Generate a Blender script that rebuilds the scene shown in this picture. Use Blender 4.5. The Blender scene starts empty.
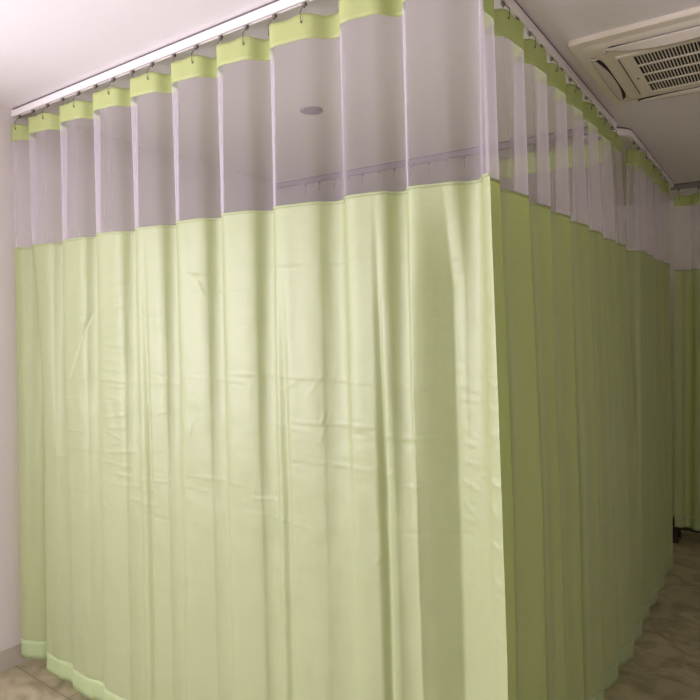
import bpy, bmesh, math, random
import numpy as np
from mathutils import Vector, Matrix
random.seed(7)
PI = math.pi
SC = bpy.context.scene
COL = SC.collection
CEIL = 2.555          # ceiling height
RB, RT = 2.518, 2.547  # curtain rail bottom / top
CAMZ = 1.54

# ------------------------------------------------------------------ materials
def srgb(r, g, b):
    f = lambda c: (c/255/12.92) if c/255 <= .04045 else ((c/255+.055)/1.055)**2.4
    return (f(r), f(g), f(b), 1)

def new_mat(name):
    m = bpy.data.materials.new(name); m.use_nodes = True
    nt = m.node_tree; nt.nodes.clear()
    out = nt.nodes.new('ShaderNodeOutputMaterial')
    return m, nt, out

def noise_bump(nt, scale, strength, dist=.01, detail=4, stretch=None):
    tc = nt.nodes.new('ShaderNodeTexCoord')
    mp = nt.nodes.new('ShaderNodeMapping')
    if stretch: mp.inputs['Scale'].default_value = stretch
    nz = nt.nodes.new('ShaderNodeTexNoise'); nz.inputs['Scale'].default_value = scale; nz.inputs['Detail'].default_value = detail
    b = nt.nodes.new('ShaderNodeBump'); b.inputs['Strength'].default_value = strength; b.inputs['Distance'].default_value = dist
    nt.links.new(tc.outputs['Object'], mp.inputs['Vector']); nt.links.new(mp.outputs['Vector'], nz.inputs['Vector'])
    nt.links.new(nz.outputs['Fac'], b.inputs['Height'])
    return nz, b

def plain(name, col, rough=.5, metal=0, bump=0, bscale=30, var=0):
    m, nt, out = new_mat(name)
    p = nt.nodes.new('ShaderNodeBsdfPrincipled')
    p.inputs['Base Color'].default_value = col; p.inputs['Roughness'].default_value = rough; p.inputs['Metallic'].default_value = metal
    nt.links.new(p.outputs[0], out.inputs[0])
    if bump or var:
        nz, b = noise_bump(nt, bscale, bump)
        if bump: nt.links.new(b.outputs[0], p.inputs['Normal'])
        if var:
            r = nt.nodes.new('ShaderNodeMix'); r.data_type = 'RGBA'
            r.inputs[6].default_value = col; r.inputs[7].default_value = tuple(c*(1-var) for c in col[:3])+(1,)
            nt.links.new(nz.outputs['Fac'], r.inputs[0]); nt.links.new(r.outputs[2], p.inputs['Base Color'])
    return m

def cloth_mat(name, col, tcol, tmix, rough=.42, bump=.25, spec=.5, sheen=0):
    m, nt, out = new_mat(name)
    p = nt.nodes.new('ShaderNodeBsdfPrincipled'); p.inputs['Base Color'].default_value = col
    p.inputs['Roughness'].default_value = rough; p.inputs['Specular IOR Level'].default_value = spec
    p.inputs['Sheen Weight'].default_value = sheen; p.inputs['Sheen Roughness'].default_value = .4
    t = nt.nodes.new('ShaderNodeBsdfTranslucent'); t.inputs['Color'].default_value = tcol
    mx = nt.nodes.new('ShaderNodeMixShader'); mx.inputs[0].default_value = tmix
    nz, b = noise_bump(nt, 7, bump, .012, 5, (1, 1, 1.6))
    nz2, b2 = noise_bump(nt, 60, bump*.5, .003, 3, (1, 1, .15))
    nt.links.new(b.outputs[0], b2.inputs['Normal'])
    nt.links.new(b2.outputs[0], p.inputs['Normal'])
    nt.links.new(p.outputs[0], mx.inputs[1]); nt.links.new(t.outputs[0], mx.inputs[2]); nt.links.new(mx.outputs[0], out.inputs[0])
    return m

def net_mat(name, col, base, graz):
    # woven net: fraction of light stopped by the threads; rises at grazing angles as for any real net
    m, nt, out = new_mat(name)
    tr = nt.nodes.new('ShaderNodeBsdfTransparent')
    d = nt.nodes.new('ShaderNodeBsdfDiffuse'); d.inputs['Color'].default_value = col
    t = nt.nodes.new('ShaderNodeBsdfTranslucent'); t.inputs['Color'].default_value = col
    m1 = nt.nodes.new('ShaderNodeMixShader'); m1.inputs[0].default_value = .45
    m2 = nt.nodes.new('ShaderNodeMixShader')
    lw = nt.nodes.new('ShaderNodeLayerWeight'); lw.inputs['Blend'].default_value = .5
    mr = nt.nodes.new('ShaderNodeMapRange'); mr.inputs['To Min'].default_value = base; mr.inputs['To Max'].default_value = graz
    pw = nt.nodes.new('ShaderNodeMath'); pw.operation = 'POWER'; pw.inputs[1].default_value = 2.2
    nt.links.new(lw.outputs['Facing'], pw.inputs[0]); nt.links.new(pw.outputs[0], mr.inputs['Value'])
    nt.links.new(d.outputs[0], m1.inputs[1]); nt.links.new(t.outputs[0], m1.inputs[2])
    nt.links.new(mr.outputs[0], m2.inputs[0]); nt.links.new(tr.outputs[0], m2.inputs[1]); nt.links.new(m1.outputs[0], m2.inputs[2])
    nt.links.new(m2.outputs[0], out.inputs[0])
    return m

def floor_mat():
    m, nt, out = new_mat('marbled floor')
    p = nt.nodes.new('ShaderNodeBsdfPrincipled'); p.inputs['Roughness'].default_value = .38
    tc = nt.nodes.new('ShaderNodeTexCoord')
    nz = nt.nodes.new('ShaderNodeTexNoise'); nz.inputs['Scale'].default_value = 6; nz.inputs['Detail'].default_value = 8; nz.inputs['Distortion'].default_value = 1.6
    cr = nt.nodes.new('ShaderNodeValToRGB')
    cr.color_ramp.elements[0].position = .36; cr.color_ramp.elements[0].color = srgb(150, 142, 114)
    cr.color_ramp.elements[1].position = .62; cr.color_ramp.elements[1].color = srgb(188, 178, 148)
    br = nt.nodes.new('ShaderNodeTexBrick'); br.offset = 0; br.inputs['Scale'].default_value = 1
    br.inputs['Brick Width'].default_value = .6; br.inputs['Row Height'].default_value = .6; br.inputs['Mortar Size'].default_value = .002
    br.inputs['Mortar'].default_value = srgb(120, 106, 84)
    nt.links.new(tc.outputs['Object'], nz.inputs['Vector']); nt.links.new(nz.outputs['Fac'], cr.inputs[0])
    nt.links.new(tc.outputs['Object'], br.inputs['Vector'])
    nt.links.new(cr.outputs[0], br.inputs['Color1']); nt.links.new(cr.outputs[0], br.inputs['Color2'])
    nt.links.new(br.outputs['Color'], p.inputs['Base Color']); nt.links.new(p.outputs[0], out.inputs[0])
    return m

M = dict(
    cloth=cloth_mat('light green curtain cloth', srgb(193, 203, 158), srgb(188, 206, 58), .46, rough=.46, bump=.5, spec=1., sheen=.35),
    hem=cloth_mat('doubled green hem cloth', srgb(194, 208, 158), srgb(165, 200, 80), .35),
    band=cloth_mat('green header band cloth', srgb(206, 214, 150), srgb(180, 208, 70), .4),
    net=net_mat('white lilac net', srgb(230, 220, 234), .27, .55),
    rail=plain('white enamelled rail', srgb(236, 230, 232), .35),
    strip=plain('dark grey shadow gap strip', srgb(96, 90, 90), .6),  # dark colour stands in for shade above the rail
    rail_grey=plain('grey aluminium rail', srgb(128, 120, 120), .45),
    hook=plain('grey hook plastic', srgb(112, 104, 100), .45),
    ceiling=plain('ceiling paint', srgb(235, 230, 236), .9, bump=.05, bscale=25, var=.03),
    wall=plain('wall paint', srgb(226, 220, 219), .85, bump=.05, bscale=30, var=.03),
    floor=floor_mat(),
    skirting=plain('grey skirting', srgb(196, 188, 176), .5),
    ac=plain('cream white plastic', srgb(226, 218, 206), .42, var=.03, bscale=4),
    blade=plain('glossy louver plastic', srgb(206, 198, 190), .25),
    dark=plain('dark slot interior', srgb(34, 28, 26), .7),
    frame=plain('white window frame', srgb(232, 230, 230), .4),
    lens=plain('frosted lamp lens', srgb(120, 112, 112), .35),
    trim=plain('grey lamp ring', srgb(138, 130, 130), .35),
    wood=plain('dark brown wood', srgb(62, 46, 38), .5, var=.4, bscale=12),
    paper=plain('white paper', srgb(240, 238, 230), .8),
)

# ------------------------------------------------------------------ helpers
def link(name, me, mat, parent=None, smooth=False):
    o = bpy.data.objects.new(name, me); COL.objects.link(o)
    if mat: me.materials.append(mat)
    if parent: o.parent = parent
    if smooth: me.polygons.foreach_set('use_smooth', [True]*len(me.polygons))
    return o

def from_bm(name, bm, mat, parent=None, smooth=False):
    me = bpy.data.meshes.new(name); bmesh.ops.recalc_face_normals(bm, faces=bm.faces); bm.to_mesh(me); bm.free()
    return link(name, me, mat, parent, smooth)

def box(bm, x0, x1, y0, y1, z0, z1):
    vs = [bm.verts.new(p) for p in ((x0,y0,z0),(x1,y0,z0),(x1,y1,z0),(x0,y1,z0),(x0,y0,z1),(x1,y0,z1),(x1,y1,z1),(x0,y1,z1))]
    for f in ((0,1,2,3),(4,5,6,7),(0,1,5,4),(1,2,6,5),(2,3,7,6),(3,0,4,7)): bm.faces.new([vs[i] for i in f])

def tube(bm, pts, r, n=8, cap=True):
    rings = []
    pts = [Vector(p) for p in pts]
    for i, p in enumerate(pts):
        d = (pts[min(i+1, len(pts)-1)]-pts[max(i-1, 0)]).normalized()
        a = d.cross(Vector((0, 0, 1)))
        if a.length < .1: a = d.cross(Vector((0, 1, 0)))
        a.normalize(); b = d.cross(a)
        rr = r[i] if isinstance(r, (list, tuple)) else r
        rings.append([bm.verts.new(p+a*math.cos(2*PI*k/n)*rr+b*math.sin(2*PI*k/n)*rr) for k in range(n)])
    for A, B in zip(rings, rings[1:]):
        for k in range(n): bm.faces.new((A[k], A[(k+1) % n], B[(k+1) % n], B[k]))
    if cap: bm.faces.new(rings[0]); bm.faces.new(rings[-1])

def disc(bm, c, r0, r1, z0, z1, n=32):
    # frustum
    a = [bm.verts.new((c[0]+r0*math.cos(2*PI*k/n), c[1]+r0*math.sin(2*PI*k/n), z0)) for k in range(n)]
    b = [bm.verts.new((c[0]+r1*math.cos(2*PI*k/n), c[1]+r1*math.sin(2*PI*k/n), z1)) for k in range(n)]
    for k in range(n): bm.faces.new((a[k], a[(k+1) % n], b[(k+1) % n], b[k]))
    bm.faces.new(a); bm.faces.new(b)

def thing(name, label, cat, loc=(0, 0, 0), group=None):
    o = bpy.data.objects.new(name, None); COL.objects.link(o); o.location = loc; o.empty_display_size = .1
    o['label'] = label; o['category'] = cat
    if group: o['group'] = group
    return o

def tag(o, label, cat, group=None):
    o['label'] = label; o['category'] = cat
    if group: o['group'] = group
    return o

def struct(name, bm, mat):
    o = from_bm(name, bm, mat); o['kind'] = 'structure'; return o

def adopt(o, root):            # keep geometry in world coordinates while parented
    o.parent = root; o.matrix_parent_inverse = Matrix.Translation(-Vector(root.location))
    return o

# ------------------------------------------------------------------ room shell
XL, XR, YN, YF = -2.25, 2.6, -3.7, 4.0
b = bmesh.new(); box(b, XL-.1, XR+.1, YN-.1, YF+.1, -.1, 0); struct('floor', b, M['floor'])
b = bmesh.new(); box(b, XL-.1, XR+.1, YN-.1, YF+.1, CEIL, CEIL+.1); struct('ceiling', b, M['ceiling'])
W2 = (-1.7, -.1, .85, 2.25)   # fill window added behind the camera to brighten cassette and ceiling (x0,x1,z0,z1)
W1 = (-3.2, -1.0, .85, 2.25)   # daylight window in the left wall (y0,y1,z0,z1), beyond the picture's left edge
b = bmesh.new()
box(b, XL-.1, XL, YN, W1[0], 0, CEIL); box(b, XL-.1, XL, W1[1], YF, 0, CEIL)
box(b, XL-.1, XL, W1[0], W1[1], 0, W1[2]); box(b, XL-.1, XL, W1[0], W1[1], W1[3], CEIL)
struct('wall_left', b, M['wall'])
b = bmesh.new(); box(b, XR, XR+.1, YN, YF, 0, CEIL); struct('wall_right', b, M['wall'])
b = bmesh.new(); box(b, XL, XR, YF, YF+.1, 0, CEIL); struct('wall_far', b, M['wall'])
b = bmesh.new()
box(b, XL, W2[0], YN-.1, YN, 0, CEIL); box(b, W2[1], XR, YN-.1, YN, 0, CEIL)
box(b, W2[0], W2[1], YN-.1, YN, 0, W2[2]); box(b, W2[0], W2[1], YN-.1, YN, W2[3], CEIL)
struct('wall_near', b, M['wall'])
b = bmesh.new(); box(b, XL, XL+.012, YN, YF, 0, .09); struct('baseboard_left', b, M['skirting'])
b = bmesh.new(); box(b, XL+.012, XR, YF-.012, YF, 0, .09); struct('baseboard_far', b, M['skirting'])
b = bmesh.new(); box(b, XR-.012, XR, YN, YF-.012, 0, .09); struct('baseboard_right', b, M['skirting'])
# window: frame, mullion, pane that shows bright sky
b = bmesh.new(); y0, y1, z0, z1 = W1; w = .05
for r in ((y0, y0+w, z0, z1), (y1-w, y1, z0, z1), (y0+w, y1-w, z0, z0+w), (y0+w, y1-w, z1-w, z1), ((y0+y1)/2-w/2, (y0+y1)/2+w/2, z0+w, z1-w)):
    box(b, XL-.07, XL-.01, *r)
win = struct('window_1', b, M['frame'])
gm, nt, out = new_mat('bright daylight pane')
em = nt.nodes.new('ShaderNodeEmission'); em.inputs[0].default_value = (.93, .9, 1, 1); em.inputs[1].default_value = 1.5
nt.links.new(em.outputs[0], out.inputs[0])
b = bmesh.new(); box(b, XL-.095, XL-.085, y0, y1, z0, z1); p = from_bm('window_pane', b, gm); p.parent = win; p['kind'] = 'structure'

b = bmesh.new(); x0, x1, z0, z1 = W2
for x_ in ((x0, x0+w, z0, z1), (x1-w, x1, z0, z1), (x0+w, x1-w, z0, z0+w), (x0+w, x1-w, z1-w, z1), ((x0+x1)/2-w/2, (x0+x1)/2+w/2, z0+w, z1-w)):
    box(b, x_[0], x_[1], YN-.07, YN-.01, x_[2], x_[3])
fill_win = struct('fill_window', b, M['frame'])  # unseen window, added for frontal fill light
b = bmesh.new(); box(b, x0, x1, YN-.095, YN-.085, z0, z1); p = from_bm('window_pane', b, gm); p.parent = fill_win; p['kind'] = 'structure'  # glowing pane of the added fill window

# ------------------------------------------------------------------ curtain machinery
def vnoise(x, y, seed=0):
    x = np.asarray(x, float); y = np.asarray(y, float)
    xi = np.floor(x).astype(int); yi = np.floor(y).astype(int); fx = x-xi; fy = y-yi
    fx = fx*fx*(3-2*fx); fy = fy*fy*(3-2*fy)
    def h(a, c):
        v = np.sin(a*127.1+c*311.7+seed*74.7)*43758.5453
        return v-np.floor(v)
    return (h(xi, yi)*(1-fx)+h(xi+1, yi)*fx)*(1-fy)+(h(xi, yi+1)*(1-fx)+h(xi+1, yi+1)*fx)*fy

class Path:
    """Plan-view polyline with arcs: gives point and outward normal at an arc length."""
    def __init__(self, pts):
        self.p = np.array(pts, float)
        d = np.diff(self.p, axis=0); self.l = np.concatenate([[0], np.cumsum(np.hypot(d[:, 0], d[:, 1]))])
        self.L = self.l[-1]
    def at(self, s):
        e = .01
        f = lambda q: np.stack([np.interp(q, self.l, self.p[:, 0]), np.interp(q, self.l, self.p[:, 1])], -1)
        lo = np.clip(s-e, 0, self.L); hi = np.clip(s+e, 0, self.L)
        t = f(hi)-f(lo); t /= np.linalg.norm(t, axis=-1, keepdims=True)
        pos = f(np.clip(s, 0, self.L)) + t*(s-np.clip(s, 0, self.L))[..., None]
        n = np.stack([t[..., 1], -t[..., 0]], -1)
        return pos, t, n

def sheet(name, X, Y, Z, mat, parent):
    r, c = X.shape
    co = np.stack([X, Y, Z], -1).reshape(-1, 3)
    i = np.arange(r*c).reshape(r, c)
    q = np.stack([i[:-1, :-1], i[:-1, 1:], i[1:, 1:], i[1:, :-1]], -1).reshape(-1, 4)
    me = bpy.data.meshes.new(name)
    me.vertices.add(len(co)); me.vertices.foreach_set('co', co.ravel())
    me.loops.add(q.size); me.loops.foreach_set('vertex_index', q.ravel().astype(np.int32))
    me.polygons.add(len(q)); me.polygons.foreach_set('loop_start', np.arange(0, q.size, 4, dtype=np.int32))
    me.polygons.foreach_set('loop_total', np.full(len(q), 4, dtype=np.int32))
    me.update(calc_edges=True); me.validate()
    o = link(name, me, mat, None, True); adopt(o, parent)
    return o

def make_curtain(label, group, path, s0, s1, bounds, skew, ztop, zband, zseam, zhem,
                 atop=.03, alow=.03, lean=(0, 0), amps=None, creases=(), wrinkle=1., seed=0, ds=.006, dz=.02, hookstep=.12, hookoff=0, lowfn=None):
    """bounds: increasing list of fold boundaries along the path (silhouette side);
    skew +1: slow slope after the ridge, -1: slow slope before the ridge."""
    bounds = np.array(bounds, float); nb = len(bounds)
    amps = np.array(amps if amps is not None else [1]*(nb+1), float)
    Lm = (s0+s1)/2; pm, _, _ = path.at(np.array([Lm])); root = thing('hospital_curtain', label, 'curtain', (float(pm[0, 0]), float(pm[0, 1]), zhem), group)
    ctrl = np.arange(nb)
    def surf(S, Z, off=0.):
        k = (ztop-Z)/(ztop-zhem)                       # 0 top .. 1 hem
        wander = .035*(vnoise(S*3.1, Z*.7, seed)-.5)*np.clip(k*2.2, 0, 1)
        ph = np.interp(S+wander, bounds, ctrl)
        ph = np.where(S+wander < bounds[0], (S+wander-bounds[0])/(bounds[1]-bounds[0]), ph)
        ph = np.where(S+wander > bounds[-1], ctrl[-1]+(S+wander-bounds[-1])/(bounds[-1]-bounds[-2]), ph)
        idx = np.floor(ph); f = ph-idx
        if skew > 0: w = f-.26*(1-np.cos(2*PI*f))/2
        else: w = f+.26*(1-np.cos(2*PI*f))/2
        am = np.interp(ph+.5, np.arange(len(amps)), amps)
        A = atop*(1-np.clip(k*1.6, 0, 1))+alow*am*np.clip(k*1.6, 0, 1)
        c = np.cos(2*PI*w)
        lowmix = np.clip((k-.2)*2.5, 0, 1)
        o = A*(c*(1-lowmix*.35)+lowmix*.35*(np.sign(c)*np.abs(c)**.45))
        o += lowmix*.012*(vnoise(S*11, Z*.5, seed+3)-.5)+lowmix*.02*(vnoise(S*2.3, Z*.4, seed+5)-.5)
        ts = (.006+.004*lowmix)*np.sin(4*PI*w)*np.clip(A/.03, .3, 1.6)
        # fine wrinkles in the hanging cloth
        o += wrinkle*lowmix*.0035*(vnoise(S*26+Z*6, Z*9, seed+9)-.5)
        if lowfn is not None: o = o+lowfn(S, Z, k)
        for (a0, c0, a1, c1, amp, wd) in creases:
            dx, dy = a1-a0, c1-c0; L2 = dx*dx+dy*dy
            tt = np.clip(((S-a0)*dx+(Z-c0)*dy)/L2, 0, 1)
            dd = np.hypot(S-a0-tt*dx, Z-c0-tt*dy)
            fade = np.sin(PI*np.clip(tt, .04, .96))**.5
            o = o+amp*np.exp(-(dd/wd)**2)*fade
        pos, t, n = path.at(S+ts)
        X = pos[..., 0]+n[..., 0]*(o+off)+lean[0]*k; Y = pos[..., 1]+n[..., 1]*(o+off)+lean[1]*k
        return X, Y
    ss = np.arange(s0, s1+ds/2, ds)
    def rows(za, zb, st): return np.linspace(za, zb, max(2, int(round(abs(zb-za)/st))+1))
    def make(name, za, zb, st, mat, off=0., sag=False):
        S, Z = np.meshgrid(ss, rows(za, zb, st))
        X, Y = surf(S, Z, off)
        Z2 = Z.copy()
        if sag:
            g = (Z-zband)/(ztop-zband)
            Z2 = Z-.006*g*(np.sin(PI*(S-s0-hookoff)/hookstep)**2)
        # uneven lower edge
        Z2 = Z2+.012*(vnoise(S*1.7, S*0, seed+20)-.5)*np.clip((zhem+.6-Z)/.6, 0, 1)
        Z2 = Z2+.010*(vnoise(S*2.9, S*0, seed+31)-.5)*np.clip(1-abs(Z-zseam)/.25, 0, 1)
        return sheet(name, X, Y, Z2, mat, root)
    bd = make('header_band', zband, ztop, .012, M['band'], .0008, True)
    md = bd.modifiers.new('thickness', 'SOLIDIFY'); md.thickness = .0015; md.offset = 0
    make('mesh_panel', zseam, zband, .03, M['net'])
    make('cloth_panel', zhem+.08, zseam, dz, M['cloth'])
    hm = make('hem', zhem, zhem+.08, .02, M['hem'], .001)
    md = hm.modifiers.new('thickness', 'SOLIDIFY'); md.thickness = .003; md.offset = 0
    sm = make('seam', zseam-.007, zseam+.001, .004, M['cloth'], .0012)
    md = sm.modifiers.new('thickness', 'SOLIDIFY'); md.thickness = .0015; md.offset = 0
    # hooks with runners
    hs = np.arange(s0+hookoff, s1-.01, hookstep)
    for h in hs:
        hz = ztop-.022
        X, Y = surf(np.array([[h]]), np.array([[hz]])); px, py = float(X[0, 0]), float(Y[0, 0])
        pr, t, n = path.at(np.array([h])); rx, ry = float(pr[0, 0]), float(pr[0, 1]); nx, ny = float(n[0, 0]), float(n[0, 1]); tx, ty = float(t[0, 0]), float(t[0, 1])
        bm = bmesh.new()
        o = .004
        tube(bm, [(rx, ry, RB-.012), ((rx*.6+px*.4)+nx*.003, (ry*.6+py*.4)+ny*.003, RB*.6+(ztop)*.4), (px+nx*.006, py+ny*.006, ztop+.004), (px+nx*.006, py+ny*.006, hz+.002), (px+nx*.003, py+ny*.003, hz-.004), (px, py, hz)], [.0013, .0013, .0015, .0015, .003, .002], 6)
        ho = from_bm('hook', bm, M['hook'], None, True); adopt(ho, root)
        bm = bmesh.new()
        tube(bm, [(rx-tx*.006, ry-ty*.006, RB-.006), (rx+tx*.006, ry+ty*.006, RB-.006)], .006, 10)
        tube(bm, [(rx, ry, RB-.006), (rx, ry, RB-.016)], [.003, .0025], 6)
        ru = from_bm('runner', bm, M['hook'], None, True); ru.parent = ho
    return root

def make_rail(label, pts, endcaps=(True, True), mat='rail'):
    """C-section aluminium track fixed to the ceiling, following pts in plan."""
    P = [Vector((x, y)) for x, y in pts]
    mid = P[len(P)//2]
    root = thing('curtain_rail', label, 'curtain rail', (mid.x, mid.y, RB), None)
    prof = [(-.010, RT), (.010, RT), (.0115, RT-.004), (.0115, RB+.003), (.009, RB), (.004, RB), (.004, RB+.004), (-.004, RB+.004), (-.004, RB), (-.009, RB), (-.0115, RB+.003), (-.0115, RT-.004)]
    bm = bmesh.new(); rings = []
    for i, p in enumerate(P):
        d = (P[min(i+1, len(P)-1)]-P[max(i-1, 0)]).normalized(); n = Vector((d.y, -d.x))
        rings.append([bm.verts.new((p.x+n.x*a, p.y+n.y*a, z)) for a, z in prof])
    m = len(prof)
    for A, B in zip(rings, rings[1:]):
        for k in range(m): bm.faces.new((A[k], A[(k+1) % m], B[(k+1) % m], B[k]))
    bm.faces.new(rings[0]); bm.faces.new(rings[-1])
    adopt(from_bm('track', bm, M[mat]), root)
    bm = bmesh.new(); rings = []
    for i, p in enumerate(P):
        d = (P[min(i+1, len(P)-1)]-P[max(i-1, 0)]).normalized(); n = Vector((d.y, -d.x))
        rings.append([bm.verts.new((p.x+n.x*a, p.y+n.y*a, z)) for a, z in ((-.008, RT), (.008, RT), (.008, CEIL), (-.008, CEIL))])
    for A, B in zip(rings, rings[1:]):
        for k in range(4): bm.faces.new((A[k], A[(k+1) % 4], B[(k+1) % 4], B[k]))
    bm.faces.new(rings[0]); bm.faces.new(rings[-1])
    adopt(from_bm('shadow_gap_strip', bm, M['strip']), root)  # dark strip imitates the shadow line between rail and ceiling
    # ceiling brackets
    L = [0]
    for a, c in zip(P, P[1:]): L.append(L[-1]+(c-a).length)
    n = max(2, int(L[-1]/.6)+1)
    for j in range(n):
        s = .1+(L[-1]-.2)*j/(n-1)
        i = max(k for k in range(len(L)-1) if L[k] <= s); q = P[i]+(P[i+1]-P[i])*((s-L[i])/(L[i+1]-L[i]))
        bm = bmesh.new(); disc(bm, q, .007, .0078, RT, CEIL, 16)
        adopt(from_bm('ceiling_bracket', bm, M['rail'], None, True), root)
    for e, (a, c) in zip(endcaps, ((P[0], P[1]), (P[-1], P[-2]))):
        if e:
            d = (a-c).normalized(); bm = bmesh.new()
            x0, x1 = sorted((a.x, a.x+d.x*.006)); yy0, yy1 = sorted((a.y, a.y+d.y*.006))
            if abs(d.x) > .5: yy0 -= .013; yy1 += .013
            else: x0 -= .013; x1 += .013
            box(bm, x0, x1, yy0, yy1, RB-.001, RT+.001)
            adopt(from_bm('end_cap', bm, M['rail']), root)
    return root

def arc(cx, cy, r, a0, a1, n=10):
    return [(cx+r*math.cos(math.radians(a0+(a1-a0)*k/n)), cy+r*math.sin(math.radians(a0+(a1-a0)*k/n))) for k in range(n+1)]

# ------------------------------------------------------------------ rails
R = .12; XS = -.035                                  # side rail x
main = [(XL+.008, 0), (-1.5, 0), (-.8, 0)] + arc(XS-R, R, R, -90, 0) + [(XS, .8), (XS, 1.72)]
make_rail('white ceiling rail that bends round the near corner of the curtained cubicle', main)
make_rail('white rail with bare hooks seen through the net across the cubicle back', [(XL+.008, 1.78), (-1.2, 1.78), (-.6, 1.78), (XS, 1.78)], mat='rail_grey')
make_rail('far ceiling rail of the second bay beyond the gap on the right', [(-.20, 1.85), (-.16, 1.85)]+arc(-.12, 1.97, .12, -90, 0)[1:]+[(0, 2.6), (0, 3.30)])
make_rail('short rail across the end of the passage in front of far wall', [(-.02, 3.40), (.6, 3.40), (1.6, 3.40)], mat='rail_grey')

# ------------------------------------------------------------------ curtains
# path parameter of the front run: s = x - XL
sx = lambda x: x-(XL+.0)
front_path = Path([(XL, 0), (-1, 0), (.2, 0)])
def px2s(px):                                        # picture column -> distance along the front run (layout aid)
    u = (px-350)/620.; t = 1.43/(.815+.579*u); return (.663+t*(-.579+.815*u))-XL
fb = [sx(v) for v in (-2.30, -2.04, -1.79, -1.55, -1.31, -1.075, -.845, -.61, -.34, -.145, .075, .25)]
cr = []
rnd = random.Random(3)
def hc(px0, px1, z0, z1, a, wd=.004): cr.append((px2s(px0), z0, px2s(px1), z1, a, wd))
for px0, px1, z, a in ((62, 95, 1.60, .0016), (98, 128, 1.62, .0022), (98, 130, 1.485, .002), (182, 245, 1.66, .0022), (205, 215, 1.665, .002), (268, 372, 1.40, .0026),
                       (180, 248, 1.38, .002), (60, 94, 1.34, .0018), (98, 132, 1.345, .003), (135, 178, 1.35, .0014), (290, 372, 1.265, .0022), (376, 425, 1.385, .002),
                       (232, 262, 1.565, .0025), (225, 262, 1.40, .0025), (300, 372, 1.15, .0018), (60, 95, 1.06, .0016), (180, 235, 1.04, .002), (378, 430, 1.25, .0024),
                       (430, 470, 1.36, .0022), (462, 486, 1.43, .0035), (464, 488, 1.29, .003), (462, 490, 1.17, .0028), (376, 420, 1.12, .0016), (100, 150, .95, .0016), (240, 300, .96, .0016)):
    hc(px0, px1, z, z+rnd.uniform(-.008, .008), a)
for k in range(46):
    pa = rnd.uniform(35, 440); z = rnd.choice((1.72, 1.60, 1.485, 1.36, 1.255, 1.13, 1.0, .88))+rnd.uniform(-.02, .02)
    hc(pa, pa+rnd.uniform(12, 42), z, z+rnd.uniform(-.012, .012), rnd.choice((-1, 1))*rnd.uniform(.0008, .0022), rnd.uniform(.0025, .0045))
for k in range(26):
    pa = rnd.uniform(40, 430); z = rnd.uniform(.8, 1.6); hc(pa, pa+rnd.uniform(-14, 14), z, z+rnd.uniform(.03, .09), rnd.uniform(.0008, .002), .005)
hc(89, 68, 1.63, 1.31, -.005, .006)                   # long slanting crease on the left
hc(83, 80, 1.58, 1.50, .003, .004)
hc(186, 200, 1.73, 1.715, .003, .004); hc(193, 201, 1.725, 1.655, .003, .005)
hc(300, 318, 1.34, 1.42, .0014, .006); hc(270, 296, 1.34, 1.40, .0014, .006)
for z in np.arange(1.0, 1.72, .035):                  # crumpled strips
    hc(100+rnd.uniform(0, 8), 118+rnd.uniform(0, 12), z+rnd.uniform(-.01, .01), z+rnd.uniform(-.02, .02), rnd.uniform(.0012, .003), .005)
for k in range(16):
    z = 1.68-k*.08+rnd.uniform(-.02, .02)
    hc(464+rnd.uniform(0, 6), 482+rnd.uniform(0, 8), z, z-rnd.uniform(-.01, .06), rnd.uniform(.002, .0045), .006)
for k in range(10):
    z = 1.5-k*.05; hc(432+rnd.uniform(0, 8), 456+rnd.uniform(0, 5), z, z-rnd.uniform(.0, .05), rnd.uniform(.001, .0025), .006)
def front_low(S, Z, k):
    m = np.clip((k-.22)*3, 0, 1)
    o = 0*S
    def groove(px, wd, amp, dr=0.0):
        nonlocal o
        c = px2s(px)+dr*(k-.3)
        o = o-m*amp*np.exp(-((S-c)/wd)**2)
    groove(371, .010, .020); groove(144, .012, .014); groove(279, .014, .014); groove(33, .035, .08)
    # the corner strip stands forward, a hollow sits left of it
    a, v, e = px2s(402), px2s(436)-.01*k, px2s(487)
    tri = np.where(S < v, np.clip((S-a)/(v-a), 0, 1), np.clip((e-S)/(e-v), 0, 1))
    o = o-np.clip((k-.2)*7, 0, 1)*.068*tri**.9
    return o
make_curtain('light green curtain with white net top facing the camera, left of the corner', None,
             front_path, .02, sx(.062), fb, +1, 2.473, 2.398, 1.915, .07, atop=.032, alow=.013, lean=(.07, .0),
             amps=[1, 1, .8, .7, .9, .7, .6, .8, .5, .6, .3, .2, .2], creases=cr, seed=2, ds=.005, dz=.006, hookstep=.12, hookoff=.03, lowfn=front_low)
side_path = Path([(XS, -.2), (XS, 1), (XS, 3)])
sb = [y+.2 for y in (-.05, .19, .425, .65, .87, 1.09, 1.32, 1.56, 1.80)]
make_curtain('light green curtain with net top running from the corner along the passage', None,
             side_path, .335, 1.99, sb, -1, 2.486, 2.402, 1.95, .075, atop=.025, alow=.045, lean=(.05, .0),
             amps=[1, 1, .8, 1.1, .8, 1.3, 1.5, 1.4, 1.5], seed=5, ds=.006, dz=.02, hookstep=.115, hookoff=.09, wrinkle=.3)
bay_path = Path([(-.0, 1.9), (0, 2.5), (0, 4)])
make_curtain('olive green net-topped curtain of the second bay, beyond the gap', None,
             bay_path, .12, 1.08, [.08, .27, .47, .72, 1.04, 1.4], -1, 2.482, 2.398, 1.95, .075, atop=.034, alow=.05, lean=(.02, -.14),
             seed=8, hookstep=.115, hookoff=.03, ds=.007, dz=.03, wrinkle=.3)
back_path = Path([(XL, 1.78), (-1, 1.78), (.2, 1.78)])
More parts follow.
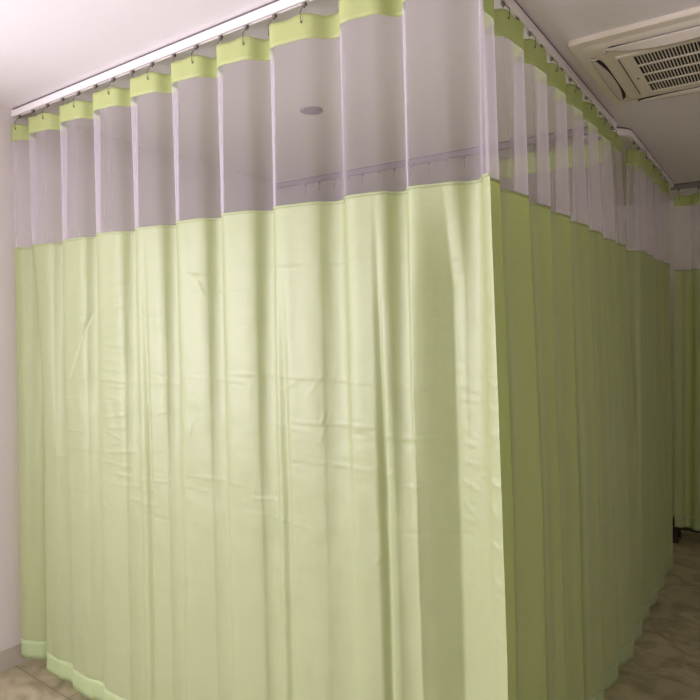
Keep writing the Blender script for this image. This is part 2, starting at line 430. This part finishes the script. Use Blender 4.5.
make_curtain('green banded curtain seen through the net at the back of the cubicle', None,
             back_path, sx(-.68), sx(-.07), [sx(v) for v in (-.72, -.5, -.3, -.12, .1)], +1, 2.473, 2.36, 1.95, .075, atop=.025, alow=.03,
             seed=11, hookstep=.115, hookoff=.02, ds=.007, dz=.03, wrinkle=.3)
end_path = Path([(0, 3.40), (.8, 3.40), (2, 3.40)])
make_curtain('dim olive curtain hanging across the far end of the passage', None,
             end_path, .0, 1.5, [-.05, .15, .38, .6, .85, 1.1, 1.3, 1.5], +1, 2.473, 2.398, 1.95, .17, atop=.02, alow=.02,
             seed=14, hookstep=.12, hookoff=.03, ds=.008, dz=.03, wrinkle=.3)
# bare hooks left on the back rail
bare = None
x = -1.98; i = 0
while x < -.75:
    px, py = x, 1.78
    o = thing('curtain_hook', 'bare grey curtain hook hanging from the rail behind the net', 'curtain hook', (px, py, RB-.05), 'bare hooks on the back rail')
    bm = bmesh.new(); tube(bm, [(px, py, RB-.012), (px, py-.001, RB-.05), (px+.003, py-.004, RB-.062), (px+.002, py-.008, RB-.056)], .0022, 6)
    adopt(from_bm('shank', bm, M['hook'], None, True), o)
    bm = bmesh.new(); tube(bm, [(px-.007, py, RB-.006), (px+.007, py, RB-.006)], .0065, 10); tube(bm, [(px, py, RB-.006), (px, py, RB-.018)], .003, 6)
    adopt(from_bm('runner', bm, M['hook'], None, True), o)
    x += .115+.01*math.sin(i*2.1); i += 1

# ------------------------------------------------------------------ cassette air conditioner
def cassette():
    x0, x1, y0, y1 = .022, .722, .79, 1.49
    cx, cy = (x0+x1)/2, (y0+y1)/2
    ac = thing('ceiling_air_conditioner', 'square white cassette air conditioner set into the ceiling over the passage', 'air conditioner', (cx, cy, CEIL))
    def rr(bm, hw, z, rad, n=6):
        vs = []
        for qx, qy, a in ((1, 1, 0), (-1, 1, 90), (-1, -1, 180), (1, -1, 270)):
            for k in range(n+1):
                t = math.radians(a+90*k/n)
                vs.append(bm.verts.new((cx+qx*(hw-rad)+rad*math.cos(t), cy+qy*(hw-rad)+rad*math.sin(t), z)))
        return vs
    bm = bmesh.new()
    loops = [rr(bm, .35, CEIL, .012), rr(bm, .35, CEIL-.012, .012), rr(bm, .346, CEIL-.017, .014), rr(bm, .315, CEIL-.021, .03), rr(bm, .285, CEIL-.034, .05), rr(bm, .262, CEIL-.040, .06)]
    for A, B in zip(loops, loops[1:]):
        n = len(A)
        for k in range(n): bm.faces.new((A[k], A[(k+1) % n], B[(k+1) % n], B[k]))
    bm.faces.new(loops[-1])
    adopt(from_bm('face_panel', bm, M['ac'], None, False), ac)
    zf = CEIL-.040
    # four air outlets: dark slot and a curved blade that hangs a little open
    for q in range(4):
        Rm = Matrix.Translation((cx, cy, 0)) @ Matrix.Rotation(q*PI/2, 4, 'Z')
        op = (.8, .30, .3, .3)[q]
        # q=0 is the outlet on the near side (towards -y)
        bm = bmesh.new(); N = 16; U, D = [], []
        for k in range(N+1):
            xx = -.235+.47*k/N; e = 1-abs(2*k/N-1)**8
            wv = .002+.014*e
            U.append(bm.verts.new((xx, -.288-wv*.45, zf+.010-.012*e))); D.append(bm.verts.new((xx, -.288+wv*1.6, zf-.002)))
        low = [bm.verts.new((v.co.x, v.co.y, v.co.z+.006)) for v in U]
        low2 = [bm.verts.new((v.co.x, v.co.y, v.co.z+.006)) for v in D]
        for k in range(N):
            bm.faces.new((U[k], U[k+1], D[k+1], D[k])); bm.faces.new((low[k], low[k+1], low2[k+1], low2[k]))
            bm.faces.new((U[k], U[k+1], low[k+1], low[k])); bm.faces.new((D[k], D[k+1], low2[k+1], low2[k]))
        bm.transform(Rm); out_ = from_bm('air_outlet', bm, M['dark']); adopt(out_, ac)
        bm = bmesh.new(); rows_ = []
        J = 5
        for k in range(N+1):
            xx = -.232+.464*k/N; e = 1-abs(2*k/N-1)**2.5
            row = []
            for j in range(J+1):
                v = j/J
                yy = -.300+(.034*v)*(.35+.65*e)
                zz = zf+.001-op*.030*e*(1-v)**1.3-.003-.004*math.sin(PI*v)
                if q == 0: zz = zf-.002-.024*e*v**1.2-.002*math.sin(PI*v)   # this blade swings down from its outer edge
                row.append((xx, yy, zz))
            rows_.append(row)
        top = [[bm.verts.new(p) for p in r] for r in rows_]; bot = [[bm.verts.new((p[0], p[1], p[2]+.003)) for p in r] for r in rows_]
        for k in range(N):
            for j in range(J):
                bm.faces.new((top[k][j], top[k+1][j], top[k+1][j+1], top[k][j+1])); bm.faces.new((bot[k][j], bot[k+1][j], bot[k+1][j+1], bot[k][j+1]))
            bm.faces.new((top[k][0], top[k+1][0], bot[k+1][0], bot[k][0])); bm.faces.new((top[k][J], top[k+1][J], bot[k+1][J], bot[k][J]))
        bm.transform(Rm); adopt(from_bm('louver', bm, M['blade'], None, True), ac)
        # end cap piece of the blade
        for sgn in (-1, 1):
            bm = bmesh.new(); tube(bm, [(sgn*.235, -.300, zf+.002), (sgn*.240, -.285, zf-.004), (sgn*.238, -.268, zf-.001)], [.003, .006, .002], 8)
            bm.transform(Rm); adopt(from_bm('louver_pivot', bm, M['blade'], None, True), ac)
    # intake grille frame, dark box and bars
    gx0, gx1, gy0, gy1 = cx-.165, cx+.165, cy-.195, cy+.195
    bm = bmesh.new()
    f = .012; zg = zf-.006
    for r in ((gx0-.055, gx0, gy0-.02, gy1+.02), (gx1, gx1+.055, gy0-.02, gy1+.02), (gx0, gx1, gy0-.02, gy0), (gx0, gx1, gy1, gy1+.02)):
        box(bm, *r, zg, zf)
    gr = from_bm('intake_grille', bm, M['ac']); adopt(gr, ac)
    bm = bmesh.new(); box(bm, gx0, gx1, gy0, gy1, zf-.0015, zf-.0002); adopt(from_bm('filter', bm, M['dark']), ac)
    bm = bmesh.new(); nrow = 4
    for k in range(1, nrow):
        y = gy0+(gy1-gy0)*k/nrow; box(bm, gx0, gx1, y-.005, y+.005, zg, zf-.0015)
    nb = 30
    for k in range(1, nb):
        xq = gx0+(gx1-gx0)*k/nb; box(bm, xq-.0017, xq+.0017, gy0, gy1, zg+.0012, zf-.0015)
    g2 = from_bm('grille_bars', bm, M['ac']); adopt(g2, ac)
    for sgn in (-1, 1):
        bm = bmesh.new(); xq = cx+sgn*.212; box(bm, xq-.0018, xq+.0018, gy0-.005, gy1+.005, zg-.0006, zg+.0001)
        adopt(from_bm('panel_groove', bm, M['dark']), ac)
    bm = bmesh.new(); disc(bm, (gx0-.022, cy+.02), .005, .005, zg-.002, zg); adopt(from_bm('indicator_lamp', bm, M['hook']), ac)
cassette()

# ------------------------------------------------------------------ recessed lamp inside the cubicle
lx, ly = -1.14, .80
lamp = thing('recessed_downlight', 'unlit round recessed ceiling lamp seen through the net inside the cubicle', 'ceiling light', (lx, ly, CEIL))
bm = bmesh.new(); n = 40
prof = [(.054, CEIL), (.054, CEIL-.004), (.048, CEIL-.007), (.042, CEIL-.004), (.042, CEIL)]
rings = [[bm.verts.new((lx+r*math.cos(2*PI*k/n), ly+r*math.sin(2*PI*k/n), z)) for k in range(n)] for r, z in prof]
for A, B in zip(rings, rings[1:]):
    for k in range(n): bm.faces.new((A[k], A[(k+1) % n], B[(k+1) % n], B[k]))
adopt(from_bm('trim_ring', bm, M['trim'], None, True), lamp)
bm = bmesh.new(); disc(bm, (lx, ly), .042, .042, CEIL-.003, CEIL-.0005, 40); adopt(from_bm('lens', bm, M['lens']), lamp)

# ------------------------------------------------------------------ small things on the floor
bm = bmesh.new()
pts = [(-.088, 1.895), (-.055, 1.90), (-.05, 1.915), (-.07, 1.922), (-.092, 1.91)]
vs = [bm.verts.new((x, y, .001+.004*(i % 2))) for i, (x, y) in enumerate(pts)]; vt = [bm.verts.new((v.co.x, v.co.y, v.co.z+.0012)) for v in vs]
bm.faces.new(vs); bm.faces.new(vt)
for k in range(5): bm.faces.new((vs[k], vs[(k+1) % 5], vt[(k+1) % 5], vt[k]))
tag(from_bm('paper_scrap', bm, M['paper']), 'tiny white scrap lying on the floor below the curtain hem', 'scrap')
st = thing('step_stool', 'low dark brown stool standing under the far olive curtain', 'stool', (.0, 3.66, 0))
bm = bmesh.new(); box(bm, -.06, .32, 3.56, 3.80, .11, .135); adopt(from_bm('seat', bm, M['wood']), st)
for ax in (-.04, .26):
    for ay in (3.58, 3.74):
        bm = bmesh.new(); box(bm, ax, ax+.04, ay, ay+.04, 0, .11); adopt(from_bm('leg', bm, M['wood']), st)

# ------------------------------------------------------------------ light
def area(name, loc, size, sy, rot, energy, col):
    l = bpy.data.lights.new(name, 'AREA'); l.shape = 'RECTANGLE'; l.size = size; l.size_y = sy; l.energy = energy; l.color = col
    o = bpy.data.objects.new(name, l); COL.objects.link(o); o.location = loc; o.rotation_euler = rot; return o
# daylight entering through window_1
area('window_and_fill_light', (XL+.01, (W1[0]+W1[1])/2, (W1[2]+W1[3])/2), 1.4, 2.2, (0, -PI/2, 0), 92, (.97, .905, 1))
area('window_and_fill_light', ((W2[0]+W2[1])/2, YN+.01, (W2[2]+W2[3])/2), 1.6, 1.4, (PI/2, 0, 0), 45, (.97, .905, 1))  # added fill light, brightens the cassette front and right-hand ceiling
wd = bpy.data.worlds.new('World'); SC.world = wd; wd.use_nodes = True
wd.node_tree.nodes['Background'].inputs[0].default_value = (.8, .85, 1, 1); wd.node_tree.nodes['Background'].inputs[1].default_value = .4

# ------------------------------------------------------------------ camera
cam = bpy.data.cameras.new('camera'); co = bpy.data.objects.new('camera', cam); COL.objects.link(co)
cam.sensor_width = 36; cam.lens = 36*620/700; cam.shift_y = -20/700; cam.clip_start = .05
co.location = (.663, -1.43, CAMZ); co.rotation_euler = (PI/2, 0, math.atan2(.579, .815))
SC.camera = co
SC.view_settings.view_transform = 'Standard'; SC.view_settings.look = 'None'
SC.view_settings.exposure = .05; SC.view_settings.gamma = 1; SC.view_settings.use_curve_mapping = False
SC.cycles.max_bounces = 10; SC.cycles.diffuse_bounces = 6; SC.cycles.transparent_max_bounces = 24; SC.cycles.use_denoising = True
